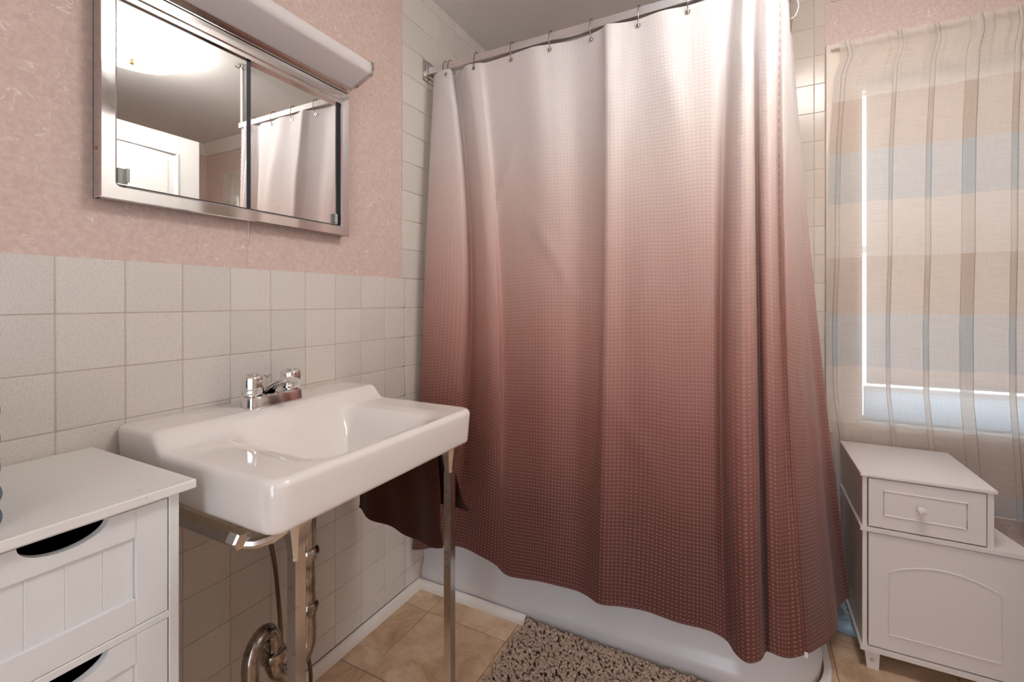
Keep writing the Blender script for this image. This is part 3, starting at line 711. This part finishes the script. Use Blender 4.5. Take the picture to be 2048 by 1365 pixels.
# faucet
FY, FX, FZ = .733, .088, ZD-.001
fa = thing('faucet', (FX, FY, FZ), 'chrome two-knob centreset faucet on the sink ledge', 'faucet')
def stadium(hx, hy, n=10):
    out = []
    for k in range(n+1): a = R(180*k/n); out.append((hx*math.cos(a), hy-hx+hx*math.sin(a)))
    for k in range(n+1): a = R(180+180*k/n); out.append((hx*math.cos(a), -hy+hx+hx*math.sin(a)))
    out.append(out[0]); return out
gr = [[(FX+x*k1, FY+y*k2, FZ+z) for x, y in stadium(.027, .076)] for k1, k2, z in ((1.02, 1.01, 0), (1.02, 1.01, .003), (1, 1, .006), (.96, .985, .020), (.90, .965, .0245), (.80, .93, .026), (.3, .7, .026))]
b = MB().grid(gr); n = len(gr[0]); b.f.append(tuple(range(len(b.v)-n, len(b.v)-1))); b.build('base', 'chrome', fa, 40)
for s_ in (-1, 1):
    h = MB().lathe([(.018, .026), (.018, .029), (.0235, .030), (.0245, .034), (.0245, .066), (.022, .073), (.017, .0755), (.016, .0745), (.002, .0745)], (FX-.002, FY+s_*.051, FZ), 'z', 48, .05, 8).build('knob', 'chrome', fa, 50)
    MB().lathe([(.011, .0745), (.011, .0765), (.002, .077)], (FX-.002, FY+s_*.051, FZ), 'z', 24).build('knob_cap', 'worn', h)
spn = []
for t in [k/12 for k in range(13)]:
    x = FX-.015+.118*t; z = FZ+.030+.030*math.sin(min(1, t*1.15)*math.pi*.62); hw = .020-.009*t; hh = .012-.006*t
    spn.append([(x+ .004*math.sin(a), FY+hw*math.cos(a), z+hh*math.sin(a)) for a in [2*math.pi*k/16 for k in range(17)]])
b = MB().grid(spn); b.f.append(tuple(range(16))); b.f.append(tuple(range(len(b.v)-17, len(b.v)-1))); b.build('spout', 'chrome', fa, 40)
MB().tube([(FX-.02, FY-.002, FZ+.02), (FX-.02, FY-.002, FZ+.062)], .0025, 8).build('lift_rod', 'chrome', fa)
MB().lathe([(.003, .060), (.008, .064), (.009, .068), (.005, .071), (.001, .072)], (FX-.02, FY-.002, FZ), 'z', 16).build('lift_knob', 'chrome', fa)
# drain trap
TXX, TYY = .205, .742
trp = thing('drain_trap', (TXX, TYY-.08, 0), 'tarnished metal drain pipe with looped trap below the sink', 'pipe')
MB().tube([(TXX+.02, SY, .668), (TXX+.01, TYY, .62), (TXX, TYY, .58), (TXX, TYY, .35)], .0165, 16).build('tailpiece', 'pipe', trp)
def nut(z, x, y, r=.024): return MB().lathe([(.018, -.012), (r, -.010), (r+.002, 0), (r, .008), (.018, .012)], (x, y, z), 'z', 20)
nut(.505, TXX, TYY, .022).build('slip_nut', 'pipe', trp); nut(.375, TXX, TYY, .021).build('slip_nut', 'pipe', trp)
rx_, ry_ = .200, .655
jb = [(TXX, TYY, .36)]+[(TXX+(rx_-TXX)*(.5-.5*math.cos(a)), TYY+(ry_-TYY)*(.5-.5*math.cos(a)), .306-.046*math.sin(a)) for a in [R(180*k/14) for k in range(15)]]+[(rx_, ry_, .32)]
MB().tube(jb, .0175, 16).build('trap_bend', 'pipe', trp)
nut(.322, rx_, ry_, .026).build('slip_nut', 'pipe', trp)
ex, ey = .222, .588
up = [(rx_, ry_, .315), (rx_, ry_, .335)]+[(rx_+(ex-rx_)*(.5-.5*math.cos(a)), ry_+(ey-ry_)*(.5-.5*math.cos(a)), .346+.042*math.sin(a)) for a in [R(180*k/14) for k in range(15)]]+[(ex, ey, .30), (ex, ey, .1), (ex, ey, .0)]
MB().tube(up, .0165, 16).build('upper_loop', 'pipe', trp)
MB().lathe([(.036, 0), (.036, .004), (.03, .008), (.018, .012)], (ex, ey, 0), 'z', 24).build('floor_flange', 'pipe', trp)
# supply tubes
def supply(u0, lab, pts):
    t = thing('supply_tube', (pts[-1][0], pts[-1][1], 0), lab, 'pipe', 'water supply tubes under the sink')
    P_ = [Vector(p) for p in pts]; sm = [catmull(P_, (len(P_)-1)*k/40) for k in range(41)]
    MB().tube(sm, .0052, 10).build('tube', 'dark_tube', t)
    e = P_[-1]
    MB().lathe([(.014, 0), (.014, .012), (.010, .014), (.010, .04), (.007, .045)], (e.x, e.y, 0), 'z', 16).build('stop_valve', 'pipe', t)
    MB().tube([(e.x+.008, e.y, .028), (e.x+.03, e.y, .028), (e.x+.031, e.y, .028), (e.x+.04, e.y, .028)], [.004, .004, .012, .012], 12).build('valve_handle', 'track', t)
def px(u, v, x): q = at_x(u, v, x); return (q.x, q.y, q.z)
a = px(543, 1095, .12)
supply(0, 'dark supply tube dropping from the knob side beside the cabinet', [(.088, .671, .72), (a[0], a[1], a[2]), px(556, 1190, .11), px(562, 1280, .10), px(560, 1340, .09), (.088, px(560, 1340, .09)[1]+.003, .045)])
supply(1, 'dark supply tube behind the chrome leg near the baseboard', [(.088, .773, .72), (.09, .79, .55), px(600, 1240, .095), px(612, 1290, .09), px(621, 1345, .085), (.082, px(622, 1360, .085)[1], .045)])

# ---- brown towel on the far towel bar
tw = thing('hand_towel', (.22, 1.04, .44), 'dark brown terry towel hanging over the bar under the sink', 'towel')
def towel_sheet(x0a, x1a, x0b, x1b, zbl, zbr, ytop, ybot, sgn, seed):
    rnd = random.Random(seed); ph = [rnd.uniform(0, 6) for _ in range(4)]; rows = []
    nr, nc = 34, 46
    for i in range(nr+1):
        f = i/nr; row = []
        for j in range(nc+1):
            g = j/nc
            x = (x0a+(x0b-x0a)*f)*(1-g)+(x1a+(x1b-x1a)*f)*g
            zb = zbl+(zbr-zbl)*ss(0, .9, g)-.010*math.sin(g*3.1)
            z = .711+(zb-.711)*f
            y = ytop+(ybot-ytop)*f+f*(.010*math.sin(g*9+ph[0]+f*1.5)+.006*math.sin(g*17+ph[1]-f*2)+.004*math.sin(f*12+g*6+ph[2]))*sgn
            row.append((x, y, z))
        rows.append(row)
    return rows
fr_ = towel_sheet(.10, .362, .075, .395, .472, .436, 1.030, 1.018, 1, 3)
bk_ = towel_sheet(.10, .366, .12, .440, .56, .522, 1.050, 1.078, -1, 5)
top = []
for k in range(7):
    a_ = math.pi*k/6
    top.append([(p[0], 1.040-.010*math.cos(a_), .711+.010*math.sin(a_)) for p in fr_[0]])
sheet = fr_[::-1]+top[1:-1]+bk_
o = MB().grid(sheet).build('cloth', 'brown_towel', tw, 80)
sol = o.modifiers.new('thickness', 'SOLIDIFY'); sol.thickness = .005; sol.offset = 0
MB().tube([Vector(p) for p in fr_[-1]], .0042, 6).build('hem', 'brown_towel', tw); MB().tube([Vector(p) for p in bk_[-1]], .0042, 6).build('hem', 'brown_towel', tw)

# ================================================================ drawer cabinet on the left
CX1, CY0, CY1, CTZ = .353, .115, .416, .815
dc = thing('drawer_cabinet', (.17, .265, 0), 'narrow white drawer cabinet with cut-out pulls beside the sink', 'cabinet')
MB().box(.004, CX1, CY0, CY1, CTZ-.014, CTZ, .0015).build('top', 'scuffed', dc)
MB().box(.006, .335, .386, .400, .0, CTZ-.014, .001).build('side_panel', 'laminate', dc); MB().box(.006, .335, .131, .145, .0, CTZ-.014, .001).build('side_panel', 'laminate', dc)
MB().box(.006, .012, .145, .386, .05, CTZ-.014).build('back_panel', 'laminate', dc, 0)
zz = [.7995, .6155, .4315, .2475, .0635]
for k, z in enumerate(zz): MB().box(.012, .335, .145, .386, z-.006-.0, z+.0015 if k == 0 else z+.005, .0008).build('rail', 'laminate', dc)
DYA, DYB = .147, .384; DCy = (DYA+DYB)/2
for k in range(4):
    zt_, zb_ = zz[k]-.0068, zz[k+1]+.0062
    arc = [(DCy+.0455*math.cos(R(180+180*q/20))*1.0, zt_+ .024*math.sin(R(180+180*q/20))) for q in range(21)]
    s0 = DYB-.041; s1 = DYA+.041
    dr = MB().box(.322, .3345, s0+.0004, DYB, zb_, zt_, .0006); dr.box(.322, .3345, DYA, s1-.0004, zb_, zt_, .0006)
    dr.box(.322, .3345, s1, s0, zb_, zb_+.040, .0004)
    pr = [(s1, zt_-.041), (s1, zt_)]+arc+[(s0, zt_), (s0, zt_-.041)]
    dr.prism(pr, 0, .322, .3345)
    db = dr.build('drawer', 'laminate', dc, 30)
    n_ = 5; e = [s1+(s0-s1)*q/n_ for q in range(n_+1)]
    e = [s1, .189, .228, .267, .307, s0]
    for q in range(n_): MB().box(.324, .3290, e[q]+.0003, e[q+1]-.0003, zb_+.038, zt_-.040, .0007).build('bead_board', 'laminate', db, 30)
    MB().box(.3225, .3281, s1-.002, s0+.002, zb_+.037, zt_-.039).build('panel_backing', 'laminate', db, 0)
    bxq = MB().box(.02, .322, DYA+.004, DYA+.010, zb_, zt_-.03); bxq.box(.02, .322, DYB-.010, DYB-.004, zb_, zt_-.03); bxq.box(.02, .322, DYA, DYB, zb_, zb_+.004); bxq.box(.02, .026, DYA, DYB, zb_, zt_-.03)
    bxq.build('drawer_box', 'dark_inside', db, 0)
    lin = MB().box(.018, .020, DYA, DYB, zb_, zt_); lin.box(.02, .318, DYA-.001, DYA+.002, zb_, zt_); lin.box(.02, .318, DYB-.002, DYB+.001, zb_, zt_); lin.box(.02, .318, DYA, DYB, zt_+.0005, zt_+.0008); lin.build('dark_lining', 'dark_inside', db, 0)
# folded blue towels on it, at the picture's edge
for zz0, zz1, lab, ya, yb in ((.815, .872, 'folded blue towel lying on the drawer cabinet, lower of two', .122, .2165), (.872, .978, 'folded blue towel on top of another on the drawer cabinet', .124, .2150)):
    n_ = 2 if zz1-zz0 < .08 else 3; b = MB(); t = thing('folded_towel', (.21, .168, zz0), lab, 'towel', 'folded blue towels on the drawer cabinet')
    hh = (zz1-zz0)/n_
    for q in range(n_): MB().box(.10, .316, ya, yb, zz0+q*hh, zz0+(q+1)*hh+.0004, min(hh*.45, .014), 4).build('fold', 'blue_towel', t, 60)

# ================================================================ white cabinet by the window
kx0, kx1, ky0, ky1 = 1.421, 1.722, 1.700, 2.058
kx2 = 1.800
kc = thing('bathroom_cabinet', (1.6, 1.88, 0), 'white stepped cabinet with drawer and arched panel door under window', 'cabinet')
K = 'white_mel'
MB().box(kx0, kx1, ky0, ky1, .572, .583, .0025, 2).build('top', K, kc)
MB().prism([(kx0, ky0), (kx2, ky0), (kx2-.006, ky0+.04), (kx2-.030, ky0+.17), (kx2-.034, ky1), (kx0, ky1)], 2, .411, .423).build('shelf_board', K, kc, 30)
MB().prism([(kx0, ky0), (kx2, ky0), (kx2, ky1), (kx0, ky1)], 2, .055, .068).build('bottom_board', K, kc, 30)
MB().box(kx0+.006, kx0+.018, ky0+.008, ky1-.004, .423, .572, .001).build('side_panel', K, kc)
MB().box(kx1-.020, kx1-.006, ky0+.006, ky1-.004, .423, .572, .001).build('side_panel', K, kc)
MB().box(kx0+.006, kx0+.018, ky0+.008, ky1-.004, .068, .411, .001).build('side_panel', K, kc)
MB().box(kx2-.054, kx2-.042, ky0+.020, ky1-.004, .068, .411, .001).build('side_panel', K, kc)
MB().box(kx0+.018, kx2-.054, ky1-.01, ky1-.004, .068, .411).build('back_panel', K, kc, 0); MB().box(kx0+.018, kx1-.02, ky1-.01, ky1-.004, .423, .572).build('back_panel', K, kc, 0)
dx0, dx1, dz0, dz1 = kx0+.0205, kx1-.022, .4265, .5690
dw = MB().box(dx0, dx1, ky0+.005, ky0+.018, dz0, dz1, .0012).build('drawer', K, kc)
def bead(pts, nm, par, r=.0026): return MB().tube(pts, r, 6, True).build(nm, K, par)
yf = ky0+.005
bead([(dx0+.036, yf, .465), (dx1-.040, yf, .465), (dx1-.040, yf, .5365), (dx0+.036, yf, .5365)], 'moulding', dw)
MB().lathe([(.005, 0), (.005, -.008), (.0095, -.014), (.0115, -.020), (.009, -.026), (.002, -.028)], (dx0+.118, yf, .502), 'y', 22).build('knob', K, dw)
ex0, ex1, ez0, ez1 = kx0+.0205, kx2-.010, .0715, .4075
dd_ = MB().box(ex0, ex1, ky0+.005, ky0+.018, ez0, ez1, .0012).build('door', K, kc)
a0, a1, zb_, zs, zp = ex0+.048, ex1-.060, .118, .300, .335
pts = [(a0, yf, zb_), (a1, yf, zb_), (a1, yf, zs)]
for k in range(1, 16):
    g = k/16; pts.append((a1+(a0-a1)*g, yf, zs+(zp-zs)*math.sin(math.pi*g)**.8+ (0.0)))
pts.append((a0, yf, zs)); bead(pts, 'moulding', dd_)
for fx, fy in ((kx0+.012, ky0+.006), (kx2-.047, ky0+.006), (kx0+.012, ky1-.045), (kx2-.047, ky1-.045)):
    b = MB(); b.add([(fx+.006, fy+.004, 0), (fx+.034, fy+.004, 0), (fx+.034, fy+.03, 0), (fx+.006, fy+.03, 0), (fx, fy, .055), (fx+.036, fy, .055), (fx+.036, fy+.034, .055), (fx, fy+.034, .055)],
                     [(0, 3, 2, 1), (4, 5, 6, 7), (0, 1, 5, 4), (1, 2, 6, 5), (2, 3, 7, 6), (3, 0, 4, 7)]); ft = b.build('foot', K, kc, 30)
    if fx < 1.5 and fy < 1.8:
        tc = bpy.data.curves.new('mark', 'FONT'); tc.body = 'E2'; tc.size = .010; tc.align_x = 'CENTER'; to = bpy.data.objects.new('foot_mark_tmp', tc); COL.objects.link(to)
        dg = bpy.context.evaluated_depsgraph_get(); me = bpy.data.meshes.new_from_object(to.evaluated_get(dg)); bpy.data.objects.remove(to)
        me.materials.clear(); me.materials.append(M['ink'])
        mk = bpy.data.objects.new('foot_mark', me); COL.objects.link(mk); mk.parent = ft
        mk.location = Vector((fx+.019, fy+.0008, .026))-ORG[kc.name]; mk.rotation_euler = (R(94), R(-20), 0); ORG[mk.name] = ORG[kc.name]
# pale blue ridged thing on the floor behind it
bs_ = thing('bathroom_scale', (1.46, 1.925, 0), 'low pale blue item with wavy ridges on the floor behind the white cabinet', 'scale')
def oval2(h, z, n=40):
    return [(1.455+ (.092-h)*math.copysign(abs(math.cos(a))**.55, math.cos(a)), 1.925+(.088-h)*math.copysign(abs(math.sin(a))**.55, math.sin(a)), z) for a in [2*math.pi*k/n for k in range(n+1)]]
gr = [oval2(.006, 0), oval2(0, .008), oval2(.002, .028), oval2(.010, .038), oval2(.022, .043), oval2(.05, .045)]
b = MB().grid(gr); b.f.append(tuple(range(len(b.v)-41, len(b.v)-1))); b.build('body', 'blue_plastic', bs_, 50)
for k in range(7):
    q = oval2(.024+.0085*k, .0455); MB().tube([Vector(p)+Vector((.004*math.sin(i*.9+k), .004*math.cos(i*1.3+k), 0)) for i, p in enumerate(q[:-1])], .0016, 5, True).build('ridge', 'ridge', bs_)

# ================================================================ sheer window curtain
wc = thing('window_curtain', (1.9, 2.07, .387), 'sheer striped beige, grey and white curtain over the window', 'curtain')
CYW = 2.072
MB().tube([(1.405, CYW+.002, 2.040), (2.435, CYW+.002, 2.040)], .0065, 10).build('curtain_rod', 'casing', wc)
for x in (1.405, 2.435): MB().tube([(x, CYW+.002, 2.04), (x, YB-.004, 2.04)], .0065, 10).build('rod_end', 'casing', wc)
le = [(2.050, 1.418), (2.0, 1.428), (1.93, 1.406), (1.65, 1.390), (1.43, 1.3865), (1.28, 1.3865), (1.0, 1.378), (.77, 1.380), (.55, 1.405), (.38, 1.416)]
def ledge(z):
    for (za, xa), (zb, xb) in zip(le, le[1:]):
        if za >= z >= zb: t = (za-z)/(za-zb); return xa+(xb-xa)*t
    return le[0][1] if z > le[0][0] else le[-1][1]
rnd = random.Random(5)
# plan path of the cloth: gentle waves plus flat Z-pleats where the cloth doubles over itself
pleats = [(at_y(1684, 500, CYW).x, .014), (at_y(1788, 500, CYW).x, .012), (at_y(1862, 500, CYW).x, .015), (at_y(1932, 500, CYW).x, .034), (at_y(2030, 500, CYW).x, .016),
          (1.965, .02), (2.03, .03), (2.11, .016), (2.19, .035), (2.27, .018), (2.35, .02)]
waves = [(rnd.uniform(1.40, 2.43), rnd.uniform(.014, .035), rnd.uniform(-.007, .007)) for _ in range(26)]
path = []; xx = 1.41; sl = 0.0; step = .0026; pi_ = 0
while xx < 2.43:
    if pi_ < len(pleats) and xx >= pleats[pi_][0]:
        pw = pleats[pi_][1]; nst = max(4, int(pw/.003))
        for k_ in range(nst+1): path.append((xx+pw*k_/nst, -.0050*(k_/nst)**2, sl+pw*k_/nst))
        for k_ in range(1, nst+1): path.append((xx+pw*(1-k_/nst), -.0050+.0025*k_/nst, sl+pw*(1+k_/nst)))
        for k_ in range(1, nst+1): path.append((xx+pw*k_/nst, -.0025+.0045*k_/nst, sl+pw*(2+k_/nst)))
        xx += pw; sl += 3*pw; pi_ += 1
    else:
        path.append((xx, 0.0, sl)); xx += step; sl += step
gath = [(rnd.uniform(1.42, 2.43), rnd.uniform(.004, .011), rnd.uniform(-.007, .007)) for _ in range(70)]
rows = []; uvs = []; NR = 120
for i in range(NR+1):
    f = i/NR; z = 2.052-(2.052-.387)*f; row = []; uv = []; xl = ledge(z)
    for xs_, dy_, sl_ in path:
        g = (xs_-1.41)/1.02; x = xl+(2.43-xl)*g
        y = CYW-.004+dy_*(.4+.6*min(1, f*4))
        for fx, fw, fa_ in waves: y += fa_*math.exp(-((xs_-fx)/fw)**2)*(.5+.5*min(1, f*2.5))
        gt = math.exp(-(f/.09)**2)
        for gx, gw, ga in gath: y += ga*gt*math.exp(-((xs_-gx)/gw)**2)
        if abs(z-2.040) < .012: y = min(y, CYW-.0065)
        y = max(min(y, CYW+.006 if z > 2.0 else 2.086), CYW-.024)
        if z < .66: y = max(y, 2.0625+(dy_+.005)*.3)
        row.append((x, y, z)); uv.append((sl_, z+.35*(CYW-.004-y)+.002*math.sin(xs_*23)))
    rows.append(row); uvs.append(uv)
fb_ = MB().grid(rows, uvs).build('fabric', 'sheer', wc, 0, False); fb_.data.polygons.foreach_set('use_smooth', [True]*len(fb_.data.polygons))
MB().tube([Vector(p) for p in rows[-1][::4]], .0018, 5).build('hem', 'casing', wc)

# ================================================================ bath mat
mx0, mx1, my0, my1 = .457, 1.05, .90, 1.404
mt = thing('bath_mat', (.83, 1.15, 0), 'taupe shaggy chenille bath mat along the bathtub', 'bath mat')
MB().box(mx0, mx1, my0, my1, 0, .008, .003).build('backing', 'rug_base', mt)
b = MB(); rnd = random.Random(9)
x = mx0+.004
while x < mx1-.002:
    y = my0+.004
    while y < my1-.002:
        px_, py_ = x+rnd.uniform(-.004, .004), y+rnd.uniform(-.004, .004)
        a = rnd.uniform(0, 6.283); ln = rnd.uniform(.012, .021); h = rnd.uniform(.010, .017); r0 = rnd.uniform(.0032, .0043)
        dx_, dy_ = math.cos(a)*ln, math.sin(a)*ln*.8
        if px_+dx_ < mx0-.006 or px_+dx_ > mx1+.006: dx_ = -dx_
        if py_+dy_ > my1+.001 or py_+dy_ < my0-.006: dy_ = -dy_
        b.tube([(px_, py_, .006), (px_+dx_*.25, py_+dy_*.25, .008+h*.75), (px_+dx_*.65, py_+dy_*.65, .008+h), (px_+dx_, py_+dy_, .008+h*.72), (px_+dx_*1.12, py_+dy_*1.12, .008+h*.6)], [r0*.8, r0, r0, r0*.95, r0*.35], 6)
        y += .0092
    x += .0092
o = b.build('tufts', 'rug', mt, 70, False); o['kind'] = 'stuff'
